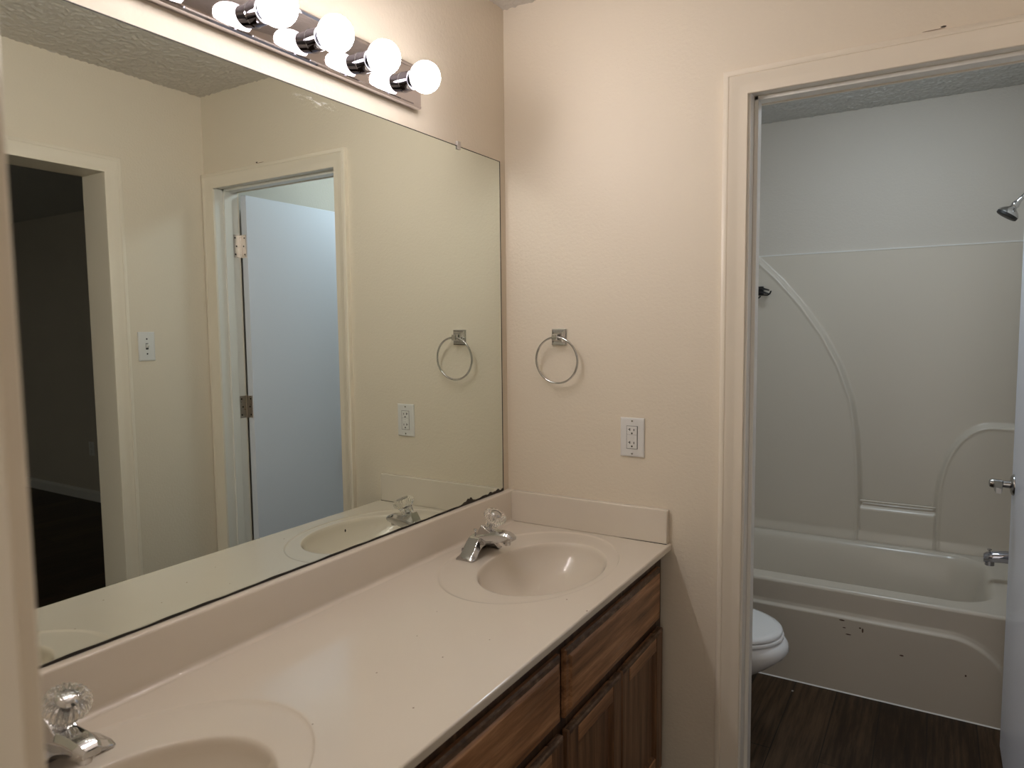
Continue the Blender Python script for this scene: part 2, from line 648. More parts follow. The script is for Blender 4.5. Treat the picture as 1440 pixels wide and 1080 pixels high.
# the open tub-room door: hinged on the right jamb, swung 90 degrees into the tub room
PX, PY = 1.4705, .121
dr = thing('door_1', 'white flush door standing open into the tub room', 'door', (PX, PY, 0))
dr['kind'] = 'structure'
DX0, DX1, DY0, DY1 = 1.4275, 1.4635, .1255, .8235
bm = B()
box(bm, DX0, DX1, DY0, DY1, .012, 2.034)
obj('slab', bm, M['door'], dr, bevel=.002)
def hinge(z):
    bm = B()
    box(bm, JH - .002, JH + .0005, .083, .118, z - .05, z + .05)              # jamb leaf
    box(bm, DX0 + .006, DX1 + .004, DY0 - .0025, DY0 + .0005, z - .05, z + .05)  # door leaf
    for k in range(5):
        z0 = z - .05 + k * .02
        cyl(bm, (PX - .001, PY + .0005, z0 + .0004), (PX - .001, PY + .0005, z0 + .0196), .0048, 12)
    h = obj('hinge', bm, M['steel'], dr, smooth=True, angle=30)
    h['label'] = 'steel butt hinge'
    bm = B()
    for dz in (-.036, 0, .036):
        s = .010 if dz else .0
        cyl(bm, (JH - .002, .100 - s * .6, z + dz), (JH - .0028, .100 - s * .6, z + dz), .0038, 10)
        cyl(bm, (1.449 - s * .6, DY0 - .002, z + dz), (1.449 - s * .6, DY0 - .0034, z + dz), .0038, 10)
    obj('screw', bm, M['dark'], h)
for z in (1.812, 1.095, .25):
    hinge(z)
KZ, KY = .922, .750
bm = B()
lathe(bm, (DX0, KY, KZ), (-1, 0, 0), [(0, .0335), (.003, .0335), (.007, .031), (.010, .024), (.011, .014)], 32)
rose = obj('rose', bm, M['nickel'], dr, smooth=True, angle=35)
rose['label'] = 'round satin metal rose'
bm = B()
lathe(bm, (DX0 - .009, KY, KZ), (-1, 0, 0), [(0, .012), (.020, .011), (.024, .014), (.050, .0145), (.056, .012), (.058, .006)], 24)
loft(bm, [[(DX0 - x, KY + y0, KZ + z) for x, z in ((.034, -.012), (.034, .010), (.056, .012), (.056, -.010))] for y0 in (0, -.02, -.06)]
     + [[(DX0 - x, KY - .10, KZ + z) for x, z in ((.040, -.012), (.040, .004), (.054, .006), (.054, -.012))]])
obj('lever', bm, M['nickel'], dr, smooth=True, angle=35)
bm = B()
lathe(bm, (DX1, KY, KZ), (1, 0, 0), [(0, .0335), (.004, .0335), (.008, .026), (.009, .012), (.03, .011), (.034, .020), (.05, .023), (.058, .016), (.060, .003)], 28)
obj('knob', bm, M['nickel'], dr, smooth=True, angle=35)

# ------------------------------------------------------------------ vanity
vc = thing('vanity_cabinet', 'dark worn oak vanity cabinet under the long cream countertop', 'cabinet', (.27, -.92, 0))
for nm, a in (('side_panel', (.02, .505, -.022, -.004, .10, ZC - CT - .004)), ('side_panel', (.02, .505, YN + .004, YN + .022, .10, ZC - CT - .004)),
              ('bottom_panel', (.02, .505, YN + .022, -.022, .10, .118)), ('back_panel', (.004, .02, YN + .004, -.004, .10, ZC - CT - .16)),
              ('toe_kick', (.43, .45, YN + .004, -.004, .0, .10))):
    bm = B()
    box(bm, *a)
    obj(nm, bm, M['frame_wood'], vc)
# face frame
FX0, FX1 = .505, .525
SECT = [(-.655, -.040), (-1.165, -.665), (-1.80, -1.175)]
bm = B()
ZF = ZC - CT - .001
ys = [-.003, -.040 + .012, -.64, -.68, -1.155, -1.19, -1.79, YN + .004]
for a, b in ((-.050, -.004), (-.690, -.630), (-1.205, -1.14), (YN + .004, -1.78)):
    box(bm, FX0, FX1, a, b, .10, ZF)
for a, b in ((-.630, -.050), (-1.14, -.690), (-1.78, -1.205)):
    box(bm, FX0, FX1, a, b, .725, ZF)
    box(bm, FX0, FX1, a, b, .555, .605)
    box(bm, FX0, FX1, a, b, .10, .15)
obj('face_frame', bm, M['frame_wood'], vc, bevel=.001)

def raised_front(y0, y1, z0, z1, x0=FX1, th=.018):
    """drawer front: routed lip round a raised flat centre"""
    bm = B()
    def r(i, x):
        return [(x, y0 + i, z0 + i), (x, y1 - i, z0 + i), (x, y1 - i, z1 - i), (x, y0 + i, z1 - i)]
    loft(bm, [r(0, x0 + .001), r(0, x0 + .009), r(.004, x0 + .0115), r(.014, x0 + .0125), r(.017, x0 + th - .002), r(.021, x0 + th)])
    return bm
def edge_strip(y0, y1, z0, z1, x0=FX1):
    bm = B()
    extrude(bm, [(x0 + .0085, z1 - .0003), (x0 + .0120, z1 - .0042), (x0 + .0130, z1 - .0138), (x0 + .0138, z1 - .0136), (x0 + .0128, z1 - .0035), (x0 + .0088, z1 + .0005)], 'y', y0 + .006, y1 - .006)
    return bm
def drawer(name, y0, y1, z0, z1):
    d = obj(name, raised_front(y0, y1, z0, z1), M['wood_y'], vc, smooth=True, angle=20)
    e = obj('worn_edge', edge_strip(y0, y1, z0, z1), M['worn_edge'], d)
    return d
drawer('drawer_front', -.650, -.042, .588, .742)
drawer('drawer_front', -1.160, -.672, .592, .742)
drawer('drawer_front', -1.795, -1.187, .588, .742)

def cab_door(y0, y1, z0, z1, x0=FX1, th=.019, s=.052):
    d = bpy.data.objects.new('cabinet_door', None)
    COL.objects.link(d)
    d.parent = vc
    d.location = Vector((x0, (y0 + y1) / 2, z0)) - wloc(vc)
    for a, b in ((y0, y0 + s), (y1 - s, y1)):
        bm = B()
        box(bm, x0 + .001, x0 + th, a, b, z0, z1)
        obj('stile', bm, M['wood_z'], d, bevel=.004)
    for a, b in ((z0, z0 + s), (z1 - s, z1)):
        bm = B()
        box(bm, x0 + .001, x0 + th - .0003, y0 + s, y1 - s, a, b)
        obj('rail', bm, M['wood_y'], d, bevel=.003)
    bm = B()
    # recessed panel with a moulded inner lip
    def r(i, x):
        return [(x, y0 + i, z0 + i), (x, y1 - i, z0 + i), (x, y1 - i, z1 - i), (x, y0 + i, z1 - i)]
    loft(bm, [r(s - .004, x0 + .003), r(s - .001, x0 + .016), r(s + .006, x0 + .012), r(s + .010, x0 + .0085), r(s + .03, x0 + .0085)])
    obj('panel', bm, M['wood_z'], d, smooth=True, angle=15)
    bm = B()
    extrude(bm, [(x0 + .009, z1 + .0005), (x0 + .0175, z1 + .0004), (x0 + .0197, z1 - .004), (x0 + .0197, z1 - .011), (x0 + .0188, z1 - .010), (x0 + .0188, z1 - .005), (x0 + .016, z1 - .001)], 'y', y0 + .005, y1 - .005)
    obj('worn_edge', bm, M['worn_edge'], d)
    return d
for y0, y1 in ((-.345, -.036), (-.650, -.350), (-1.490, -1.182), (-1.80, -1.495)):
    cab_door(y0, y1, .135, .562)
cab_door(-1.160, -.672, .135, .565)

# countertop with two moulded basins
ct = thing('vanity_countertop', 'long cream cultured marble countertop with two oval sinks', 'countertop', (.28, -.92, ZC))
SINKS = (-.345, -1.490)
CX0 = .28
def ray_ellipse(c, d, e, a, b):
    # from c along d to ellipse centred e, half axes a (x), b (y)
    px, py = c[0] - e[0], c[1] - e[1]
    A = (d[0] / a) ** 2 + (d[1] / b) ** 2
    Bq = 2 * (px * d[0] / a ** 2 + py * d[1] / b ** 2)
    Cq = (px / a) ** 2 + (py / b) ** 2 - 1
    return (-Bq + math.sqrt(Bq * Bq - 4 * A * Cq)) / (2 * A)
TOPX = .553
def sink(yc, ya, yb, slab):
    c = (.31, yc)
    angs = [2 * PI * i / 144 for i in range(144)]
    for x in (0, TOPX):
        for y in (ya, yb):
            angs.append(math.atan2(y - c[1], x - c[0]) % (2 * PI))
    angs = sorted(angs)
    rings_in, rings_out = [], []
    def pt(a, k, z):
        d = (math.cos(a), math.sin(a))
        tb = ray_ellipse(c, d, (.320, yc - .004), .156, .222)
        to = ray_ellipse(c, d, (CX0, yc), .222, .310)
        if k <= 1.0:
            t = tb * k
        elif k <= 2.0:
            t = tb + (to - tb) * (k - 1)
        else:
            ts = []
            if d[0] > 1e-9: ts.append((TOPX - c[0]) / d[0])
            if d[0] < -1e-9: ts.append((0 - c[0]) / d[0])
            if d[1] > 1e-9: ts.append((yb - c[1]) / d[1])
            if d[1] < -1e-9: ts.append((ya - c[1]) / d[1])
            tr = min(ts)
            t = min(tr, to * 1.0) + (tr - min(tr, to)) * (k - 2)
        return (c[0] + d[0] * t, c[1] + d[1] * t, ZC + z)
    dep = .128
    zb = lambda q: -.010 - (dep - .010) * max(0.0, 1 - (q / .975) ** 2.0) ** .62
    prof = [(q, zb(q)) for q in (.10, .16, .24, .32, .40, .48, .56, .64, .71, .77, .82, .865, .90, .925, .945, .958)]
    prof += [(.972, -.0150), (.984, -.0090), (.996, -.0058), (1.012, -.0044), (1.04, -.0039), (1.10, -.0036), (1.5, -.0028), (1.86, -.0026), (1.915, -.0022), (1.945, -.0008), (1.965, -.0001), (2.0, 0)]
    bm = B()
    loft(bm, [[pt(a, s, z) for a in angs] for s, z in prof], cap=False)
    ba = obj('sink_basin', bm, M['marble'], ct, smooth=True)
    bm = B()
    lathe(bm, (.31, yc - .0005, ZC - dep - .012), (0, 0, 1), [(0, .020), (.010, .021), (.0125, .020), (.0135, .017), (.0125, .012), (.0165, .010), (.017, .002)], 28)
    dn = obj('drain', bm, M['chrome'], ba, smooth=True, angle=40)
    dn['label'] = 'chrome pop-up drain'
    # overflow hole on the front wall of the bowl
    d = (math.cos(.36), math.sin(.36))
    bm = B()
    p = Vector(pt(.30, .955, -.033))
    lathe(bm, p + Vector((.006, .002, -.002)), (-.85, -.25, .40), [(0, .0062), (.009, .0060)], 16)
    obj('overflow_hole', bm, M['dark'], ba)
    # outside the ring: the flat of the slab
    loft(slab, [[pt(a, 2.0, 0) for a in angs], [pt(a, 2.5, 0) for a in angs], [pt(a, 3.0, 0) for a in angs]], cap=False)
slab = B()
sink(SINKS[0], -.690, -.0, slab)
sink(SINKS[1], YN + .003, -1.145, slab)
box_top = [(0, -.690), (TOPX, -.690), (TOPX, -1.145), (0, -1.145)]
slab.faces.new([slab.verts.new((x, y, ZC)) for x, y in box_top])
eprof = [(TOPX, ZC), (.5552, ZC - .0007), (.5568, ZC - .0028), (D, ZC - .005), (D, ZC - CT + .002), (D - .002, ZC - CT), (.534, ZC - CT), (.530, ZC - .012)]
extrude(slab, eprof, 'y', YN + .003, -.0005)
obj('slab', slab, M['marble'], ct, smooth=True, angle=40)
bm = B()
extrude(bm, [(XW + .0005, ZC), (.0330, ZC + .0002), (.0285, ZC + .0008), (.0240, ZC + .0028), (.0215, ZC + .006), (.0203, ZC + .011), (.0195, ZS - .005), (.0180, ZS - .0016), (.0150, ZS), (XW + .0005, ZS)], 'y', YN + .003, -.0005)
obj('backsplash', bm, M['marble'], ct, smooth=True, angle=50)
bm = B()
box(bm, .0185, .5490, -.0205, -.0003, ZC - .0006, ZS - .0006)
obj('side_splash', bm, M['marble'], ct, bevel=.003)
bm = B()
extrude(bm, [(.548, ZC + .0001), (.40, ZC + .0001), (.548, ZC + .0018)], 'y', -.0213, -.0195)
sm = obj('seam', bm, M['dark'], ct)
sm['label'] = 'dark open seam under the side splash'

# faucets
def make_faucet(yc, label):
    x0, z0 = .108, ZC - .0028
    f = thing('faucet', label, 'faucet', (x0, yc, z0), 'chrome faucets on the vanity countertop')
    P = lambda x, y, z: (x0 + x, yc + y, z0 + z)
    bm = B()
    rings = []
    half = [(.080, -.021, .025, .004, .55, 0), (.0785, -.024, .029, .007, .6, 0), (.072, -.025, .031, .0115, .66, 0), (.064, -.025, .031, .0165, .68, .000),
            (.056, -.025, .031, .023, .68, .003), (.047, -.025, .030, .033, .68, .012), (.038, -.024, .029, .043, .68, .019), (.029, -.023, .028, .050, .70, .024),
            (.020, -.022, .027, .054, .72, .027), (0, -.022, .027, .056, .72, .028)]
    secs = [(-a[0],) + a[1:] for a in half] + half[::-1][1:]
    for y, xb, xf, zt, tw, zb in secs:
        m, h = (xb + xf) / 2, (xf - xb) / 2
        lip = zb + min(.006, (zt - zb) * .45)
        rings.append([P(xb, y, zb), P(xf, y, zb), P(xf, y, lip), P(m + h * tw, y, zt), P(m - h * tw, y, zt), P(xb, y, lip)])
    loft(bm, rings)
    body = obj('body', bm, M['chrome'], f, bevel=.0014, angle=25)
    bm = B()
    box(bm, x0 - .022, x0 - .012, yc - .054, yc + .054, z0, z0 + .026)
    obj('arch_dark_plate', bm, M['chrome_dark'], body, bevel=.001)  # dark plate added behind the arch, standing in for its shaded interior
    # handle pedestal with a slanted top
    bm = B()
    loft(bm, [[P(-.003, -.021, .044), P(.036, -.021, .044), P(.036, .021, .044), P(-.003, .021, .044)],
              [P(.008, -.018, .068), P(.042, -.018, .060), P(.042, .018, .060), P(.008, .018, .068)],
              [P(.019, -.016, .0875), P(.050, -.016, .070), P(.050, .016, .070), P(.019, .016, .0875)]])
    obj('pedestal', bm, M['chrome'], f, bevel=.0016, angle=25)
    bm = B()
    rings = []
    for x, w_, zb, zt in ((.004, .023, .026, .064), (.020, .0225, .029, .0675), (.036, .0215, .034, .0715), (.058, .0205, .041, .0745), (.082, .0195, .0465, .0755),
                          (.099, .0185, .049, .0735), (.110, .0165, .051, .069), (.117, .013, .0535, .0645)):
        c = (zt - zb) * .28
        rings.append([P(x, -w_ * .85, zb), P(x, w_ * .85, zb), P(x, w_, zb + c), P(x, w_, zt - c), P(x, w_ * .6, zt), P(x, -w_ * .6, zt), P(x, -w_, zt - c), P(x, -w_, zb + c)])
    loft(bm, rings)
    sp = obj('spout', bm, M['chrome'], f, bevel=.0012, angle=28)
    bm = B()
    lathe(bm, P(.095, 0, .052), (0, 0, -1), [(0, .0105), (.010, .0105), (.0135, .0095), (.0135, .007), (.008, .0065)], 24)
    obj('aerator', bm, M['chrome'], sp, smooth=True, angle=40)
    # knob
    ax = Vector((.46, 0, .888)).normalized()
    o = Vector(P(.037, 0, .0765))
    bm = B()
    lathe(bm, o, ax, [(-.004, .0125), (.004, .0125), (.007, .0085), (.030, .0075), (.031, .004)], 20)
    st = obj('stem', bm, M['chrome'], f, smooth=True, angle=40)
    prof = [(.006, .0145), (.008, .0165), (.020, .0180), (.026, .0205), (.031, .0262), (.036, .0305), (.043, .0315), (.049, .0300), (.053, .0258), (.056, .0195), (.0575, .0105), (.058, .001)]
    fl = [.05, .05, .05, .045, .035, .035, .035, .03, .02, .005, 0, 0]
    bm = B()
    lathe(bm, o, ax, prof, 120, (24, fl))
    kn = obj('knob', bm, M['acrylic'], f, smooth=True)
    kn['label'] = 'clear fluted acrylic knob'
    bm = B()
    lathe(bm, o, ax, [(.046, .0150), (.0475, .0152), (.050, .012), (.0512, .006), (.0514, .001)], 24)
    obj('index_cap', bm, M['chrome'], kn, smooth=True)
    bm = B()
    cyl(bm, P(-.011, 0, .045), P(-.011, 0, .064), .0022, 12)
    lathe(bm, P(-.011, 0, .0605), (0, 0, 1), [(0, .0025), (.003, .0035), (.005, .0055), (.0075, .0055), (.0085, .003)], 16)
    obj('lift_rod', bm, M['chrome'], f, smooth=True, angle=40)
    return f
make_faucet(SINKS[0], 'chrome faucet with clear knob on the far sink, near the side splash')
make_faucet(-1.470, 'chrome faucet with clear knob on the near sink, at the lower left')

# ------------------------------------------------------------------ mirror
MY0, MY1, MZ0, MZ1 = YN + .012, -.037, ZS + .0012, 1.9624
mi = thing('wall_mirror', 'large frameless wall mirror above the vanity backsplash', 'mirror', (0, (MY0 + MY1) / 2, MZ0))
bm = B()
box(bm, XW + .0003, 0, MY0, MY1, MZ0, MZ1)
obj('glass', bm, M['mirror'], mi, loc=(0, 0, 0))
# desilvered black edge, widening towards the right-hand corner
bm = B()
n = 420
ysr = [MY0 + (MY1 - MY0) * i / n for i in range(n + 1)]
lo, hi = [], []
for y in ysr:
    d = MY1 - y
    t = .0042 + .0006 * math.sin(y * 31) + .0005 * math.sin(y * 77 + 1)
    if d < .20:
        t += .0062 * sstep(.17, .06, d) * (.75 + .35 * math.sin(y * 150) + .25 * math.sin(y * 263 + 1))
    t += .0125 * math.exp(-((d - .195) / .020) ** 2) * (1 + .25 * math.sin(y * 330)) + .004 * math.exp(-((d - .225) / .012) ** 2)
    lo.append((.0006, y, MZ0 - .0006))
    hi.append((.0006, y, MZ0 + max(.003, t)))
loft(bm, [lo, hi], cap=False, closed=False)
loft(bm, [[(0.0001, p[1], p[2]) for p in hi], hi], cap=False, closed=False)
box(bm, -.001, .0006, MY1 - .0022, MY1 + .0008, MZ0, MZ1)
box(bm, -.001, .0004, MY0, MY1, MZ1 - .0012, MZ1 + .0010)
e = obj('corroded_edge', bm, M['corrosion'], mi)
e['label'] = 'black corroded edge along the bottom'
for y in (-.263, -1.55):
    bm = B()
    box(bm, XW, .0045, y - .0075, y + .0075, MZ1 + .001, MZ1 + .013)
    box(bm, .0012, .0045, y - .0075, y + .0075, MZ1 - .010, MZ1 + .001)
    c = obj('mirror_clip', bm, M['clip'], mi, bevel=.001)
    c['label'] = 'clear plastic mirror clip'

# ------------------------------------------------------------------ vanity light bar
BZ = 2.0675
vl = thing('vanity_light', 'chrome strip light with a row of round bulbs above the mirror', 'light fixture', (XW, -.903, BZ))
bm = B()
pr = [(XW + .0003, BZ - .0525), (.011, BZ - .0545), (.0170, BZ - .0530), (.0195, BZ - .0490), (.0175, BZ - .0445), (.0180, BZ - .0420),
      (.0180, BZ + .0420), (.0175, BZ + .0445), (.0195, BZ + .0490), (.0170, BZ + .0530), (.011, BZ + .0545), (XW + .0003, BZ + .0525)]
extrude(bm, pr, 'y', -1.352, -.454)
obj('backplate', bm, M['chrome_plate'], vl, smooth=True, angle=30)
for k in range(6):
    y = -.523 - .1524 * k
    o = (.0172, y, BZ - .004)
    bm = B()
    lathe(bm, o, (1, 0, 0), [(0, .0255), (.002, .0255), (.0035, .0240), (.029, .0240), (.030, .0232), (.030, .0165), (.022, .0160)], 36)
    s = obj('lamp_socket', bm, M['chrome_dark'], vl, smooth=True, angle=35)
    bm = B()
    lathe(bm, o, (1, 0, 0), [(.022, .0145), (.033, .0148), (.0345, .0160), (.0360, .0150)], 28)
    obj('bulb_collar', bm, M['chrome_dark'], s, smooth=True, angle=35)
    bm = B()
    c, r = .0700, .0385
    pf = [(.030, .0130), (.036, .0134)]
    a0 = math.acos((.0385 - c) / r)
    for i in range(15):
        a = a0 * (1 - i / 14)
        pf.append((c + r * math.cos(a), max(r * math.sin(a), .0004)))
    lathe(bm, o, (1, 0, 0), pf, 28)
    b = obj('light_bulb', bm, M['bulb'], s, smooth=True)
    b['label'] = 'lit round white bulb'

# ------------------------------------------------------------------ towel ring, outlet, switch
TX, TZ = .191, 1.4075
tr = thing('towel_ring', 'chrome towel ring on a square plate on the beige wall', 'towel ring', (TX, 0, TZ))
bm = B()
def sq(hw, y):
    return [(TX - hw, y, TZ - hw), (TX + hw, y, TZ - hw), (TX + hw, y, TZ + hw), (TX - hw, y, TZ + hw)]
loft(bm, [sq(.0255, -.0003), sq(.0255, -.004), sq(.0235, -.005), sq(.0225, -.005), sq(.0215, -.008), sq(.0185, -.009), sq(.0175, -.0125), sq(.014, -.0135), sq(.013, -.018), sq(.011, -.020)])
obj('mounting_plate', bm, M['chrome'], tr, smooth=True, angle=20)
bm = B()
loft(bm, [sq(.0095, -.019), sq(.0095, -.036), sq(.0075, -.039)])
obj('post', bm, M['chrome'], tr, smooth=True, angle=20)
bm = B()
tube(bm, [(TX + .004 + .0715 * math.sin(a), -.030 - .004 * math.cos(a), TZ - .0715 - .0 + .0715 * math.cos(a)) for a in [2 * PI * i / 72 for i in range(72)]], .0034, 12, closed=True)
obj('ring', bm, M['chrome'], tr, smooth=True)

def outlet(name, label, put, cx, cz, plate_w=.0752, plate_h=.117, decora=True):
    """put(a, z, d): a across the wall, d out of the wall"""
    o = thing(name, label, 'outlet', put(cx, cz, 0))
    def bx(bm, a0, a1, z0, z1, d0, d1, i=0):
        r0 = [put(cx + a, cz + z, d0) for a, z in ((a0, z0), (a1, z0), (a1, z1), (a0, z1))]
        r1 = [put(cx + a, cz + z, d1) for a, z in ((a0 + i, z0 + i), (a1 - i, z0 + i), (a1 - i, z1 - i), (a0 + i, z1 - i))]
        return loft(bm, [r0, r1])
    hw, hh = plate_w / 2, plate_h / 2
    bm = B()
    rr = lambda i, d: [put(cx + a, cz + z, d) for a, z in ((-hw + i, -hh + i), (hw - i, -hh + i), (hw - i, hh - i), (-hw + i, hh - i))]
    loft(bm, [rr(0, .0003), rr(0, .0030), rr(.0012, .0046), rr(.004, .0058), rr(.007, .0060)])
    obj('cover_plate', bm, M['plastic'], o, smooth=True, angle=25)
    bm = B()
    bx(bm, -.0175, .0175, -.0345, .0345, .0055, .0064)
    obj('gap', bm, M['dark'], o)
    bm = B()
    bx(bm, -.0166, .0160, -.0336, .0336, .0060, .0078, .0006)
    rc = obj('receptacle', bm, M['plastic'], o)
    for q0, q1 in ((.0008, .0068), (-.0068, -.0008)):
        bm = B()
        bx(bm, -.0075, .0075, q0, q1, .0077, .0090, .0005)
        obj('button', bm, M['plastic'], rc)
    for zz in (.0232, -.0158):
        bm = B()
        bx(bm, -.0075, -.0052, zz - .0035, zz + .0045, .0076, .00795)      # tall slot of the T
        bx(bm, -.0118, -.0075, zz - .0005, zz + .0016, .0076, .00795)      # its side arm
        bx(bm, .0052, .0076, zz - .0035, zz + .0030, .0076, .00795)
        lathe(bm, put(cx, cz + zz - .0108, .0076), Vector(put(0, 0, 1)) - Vector(put(0, 0, 0)), [(0, .0027), (.0004, .0027)], 14)
        bx(bm, -.0155, .0155, zz - .0152 - .0002, zz - .0152 + .0003, .0076, .0079) if zz > 0 else None
        obj('slots', bm, M['dark'], rc)
    for zz in (.049, -.049):
        bm = B()
        lathe(bm, put(cx, cz + zz, .0058), Vector(put(0, 0, 1)) - Vector(put(0, 0, 0)), [(0, .0031), (.0008, .0030), (.0012, .002)], 16)
        obj('screw', bm, M['nickel'], o)
    return o
outlet('wall_outlet', 'white two-socket safety outlet on the beige wall above the side splash', lambda a, z, d: (a, -d, z), .4345, 1.1088)
outlet('wall_outlet', 'dim outlet low on the wall of the unlit room, seen in the mirror', lambda a, z, d: (a, 1.23 - d, z), 4.93, .45)

sw = thing('light_switch', 'white toggle light switch beside the dark doorway, seen in the mirror', 'light switch', (W, -.2975, 1.3785))
SY, SZ = -.2975, 1.3785
bm = B()
rr = lambda i, d: [(W - d, SY + a, SZ + z) for a, z in ((-.0345 + i, -.0585 + i), (.0345 - i, -.0585 + i), (.0345 - i, .0585 - i), (-.0345 + i, .0585 - i))]
loft(bm, [rr(0, .0003), rr(0, .003), rr(.0012, .0046), rr(.004, .0058), rr(.007, .006)])
obj('cover_plate', bm, M['plastic'], sw, smooth=True, angle=25)
bm = B()
box(bm, W - .0064, W - .0055, SY - .0055, SY + .0055, SZ - .0125, SZ + .0125)
obj('slot', bm, M['dark'], sw)
bm = B()
loft(bm, [[(W - .005, SY + a, SZ + z) for a, z in ((-.0045, -.008), (.0045, -.008), (.0045, .010), (-.0045, .010))],
          [(W - .019, SY + a, SZ + z) for a, z in ((-.0035, .003), (.0035, .003), (.0035, .010), (-.0035, .010))]])
obj('toggle', bm, M['plastic'], sw, bevel=.001)
for zz in (.030, -.030):
    bm = B()
    cyl(bm, (W - .0055, SY, SZ + zz), (W - .0068, SY, SZ + zz), .0032, 14)
    obj('screw', bm, M['grommet'], sw)

# ------------------------------------------------------------------ bathtub and surround
TX0, TX1, RZt = .006, W - .004, .406
tub = thing('bathtub', 'off-white bathtub with a curved panel in its apron', 'bathtub', ((TX0 + TX1) / 2, (TY + TB) / 2, 0))
xs = np.linspace(TX0, TX1, 360)
zs = np.concatenate([np.linspace(.004, .392, 96), RZt - .014 + .014 * np.sin(np.linspace(.12, PI / 2, 8))])
X, Z = np.meshgrid(xs, zs, indexing='ij')
# distance outwards from the recessed panel: top at .305, radius .2 corners, sides at x = 1.47 / .07
cxr, czr, rad = 1.27, .105, .2
dx = np.maximum(np.maximum(X - cxr, .27 - X), 0)
dz = np.maximum(Z - czr, 0)
dist = np.where(dx > 0, np.sqrt(dx ** 2 + dz ** 2) - rad, Z - (czr + rad))
dist = np.where((dx > 0) & (Z < czr), dx - rad, dist)
rec = nsstep(.004, -.007, dist) * .0135
bead = np.exp(-((dist - .006) / .0055) ** 2) * .0035
Yg = TY + .0125 - rec - bead * .6
top = np.clip((Z - (RZt - .014)) / .014, 0, 1)
Yg = Yg + .014 * (1 - np.sqrt(np.clip(1 - np.clip((Z - (RZt - .014)) / .01405, 0, 1) ** 2, 0, 1)))
ap = np_grid('apron', X, Yg, Z, M['tub'])
ap.location = -wloc(tub)
ap.parent = tub
xs = np.linspace(TX0, TX1, 260)
ysr = np.linspace(TY + .0262, TB - .012, 150)
X, Y = np.meshgrid(xs, ysr, indexing='ij')
qx = np.abs(X - (TX0 + TX1) / 2) - (.655 - .16)
qy = np.abs(Y - 1.372) - (.308 - .16)
sd = np.sqrt(np.maximum(qx, 0) ** 2 + np.maximum(qy, 0) ** 2) + np.minimum(np.maximum(qx, qy), 0) - .16
Zt = RZt - .30 * nsstep(-.004, -.115, sd) - .006 * nsstep(.004, -.01, sd)
sh = np_grid('tub_shell', X, Y, Zt, M['tub'])
sh.location = -wloc(tub)
sh.parent = tub
bm = B()
extrude(bm, [(TY + .006, .0006), (TY - .0050, .0006), (TY - .001, .0046), (TY + .006, .005)], 'x', TX0 + .002, TX1 - .002)
cl = obj('caulk_bead', bm, M['caulk'], tub)
cl['label'] = 'white caulk bead along the floor'

sur = thing('tub_surround', 'off-white moulded tub surround with two arched panels', 'tub surround', ((TX0 + TX1) / 2, TB, RZt))
xs = np.linspace(TX0, TX1, 380)
zs = np.linspace(RZt + .0005, 1.7855, 330)
X, Z = np.meshgrid(xs, zs, indexing='ij')
# left arch: edge x as a function of height
la = np.array([(.387, .911), (.605, .914), (.765, .907), (.924, .894), (1.081, .869), (1.238, .815), (1.388, .738), (1.525, .646), (1.658, .536), (1.77, .424), (1.80, .39)])
lx = np.interp(Z, la[:, 0], la[:, 1])
k = np.interp(Z, la[:, 0], np.gradient(la[:, 1], la[:, 0]))
dl = (X - lx) / np.sqrt(1 + k ** 2)
ra = np.array([(.38, 1.221), (.58, 1.222), (.643, 1.227), (.751, 1.242), (.869, 1.283), (.939, 1.330), (.972, 1.365)])
# right arch as a closed curve: distance to quarter ellipse then a flat top
ecx, ecz, ea, eb = 1.43, .58, .209, .41
ux = np.clip((ecx - X) / ea, 0, None)
uz = np.clip((Z - ecz) / eb, 0, None)
rr_ = np.maximum((ux ** 2.15 + uz ** 2.15) ** (1 / 2.15), 1e-3)
dr_ = (rr_ - 1) * np.sqrt((ux * ea) ** 2 + (uz * eb) ** 2) / rr_
dr_ = np.where(Z < ecz, (1.221 - X), dr_)
dr_ = np.where((X > ecx) & (Z > ecz), (Z - (ecz + eb)), dr_)
h = .036 * nsstep(.010, -.012, dl) + .004 * np.exp(-((dl + .012) / .007) ** 2)
hr = .030 * nsstep(.012, -.012, dr_) + .003 * np.exp(-((dr_ + .012) / .007) ** 2)
low = .026 * nsstep(.590, .555, Z)
hh_ = np.maximum(np.maximum(h, hr), low * ((dl > 0) & (dr_ > 0)))
lip = .010 * nsstep(RZt + .05, RZt, Z)
Yg = TB - .014 - hh_ - lip
p = np_grid('back_panel', X, Yg, Z, M['tub'])
p.location = -wloc(sur)
p.parent = sur
bm = B()
box(bm, TX0, TX1, TB - .016, TB - .001, 1.782, 1.788)
c_ = obj('caulk_bead', bm, M['caulk'], sur)
c_['label'] = 'pale caulk line along the top edge'
bm = B()
tube(bm, [(.912, TB - .030, .597), (1.06, TB - .031, .597), (1.222, TB - .030, .597)], .0045, 10)
obj('washcloth_bar', bm, M['tub'], sur, smooth=True)
for x0, x1 in ((XW + .0005, XW + .022), (W - .030, W - .0005)):
    bm = B()
    box(bm, x0, x1, TY + .02, TB - .03, RZt + .001, 1.7855)
    obj('end_panel', bm, M['tub'], sur, bevel=.008, seg=3)

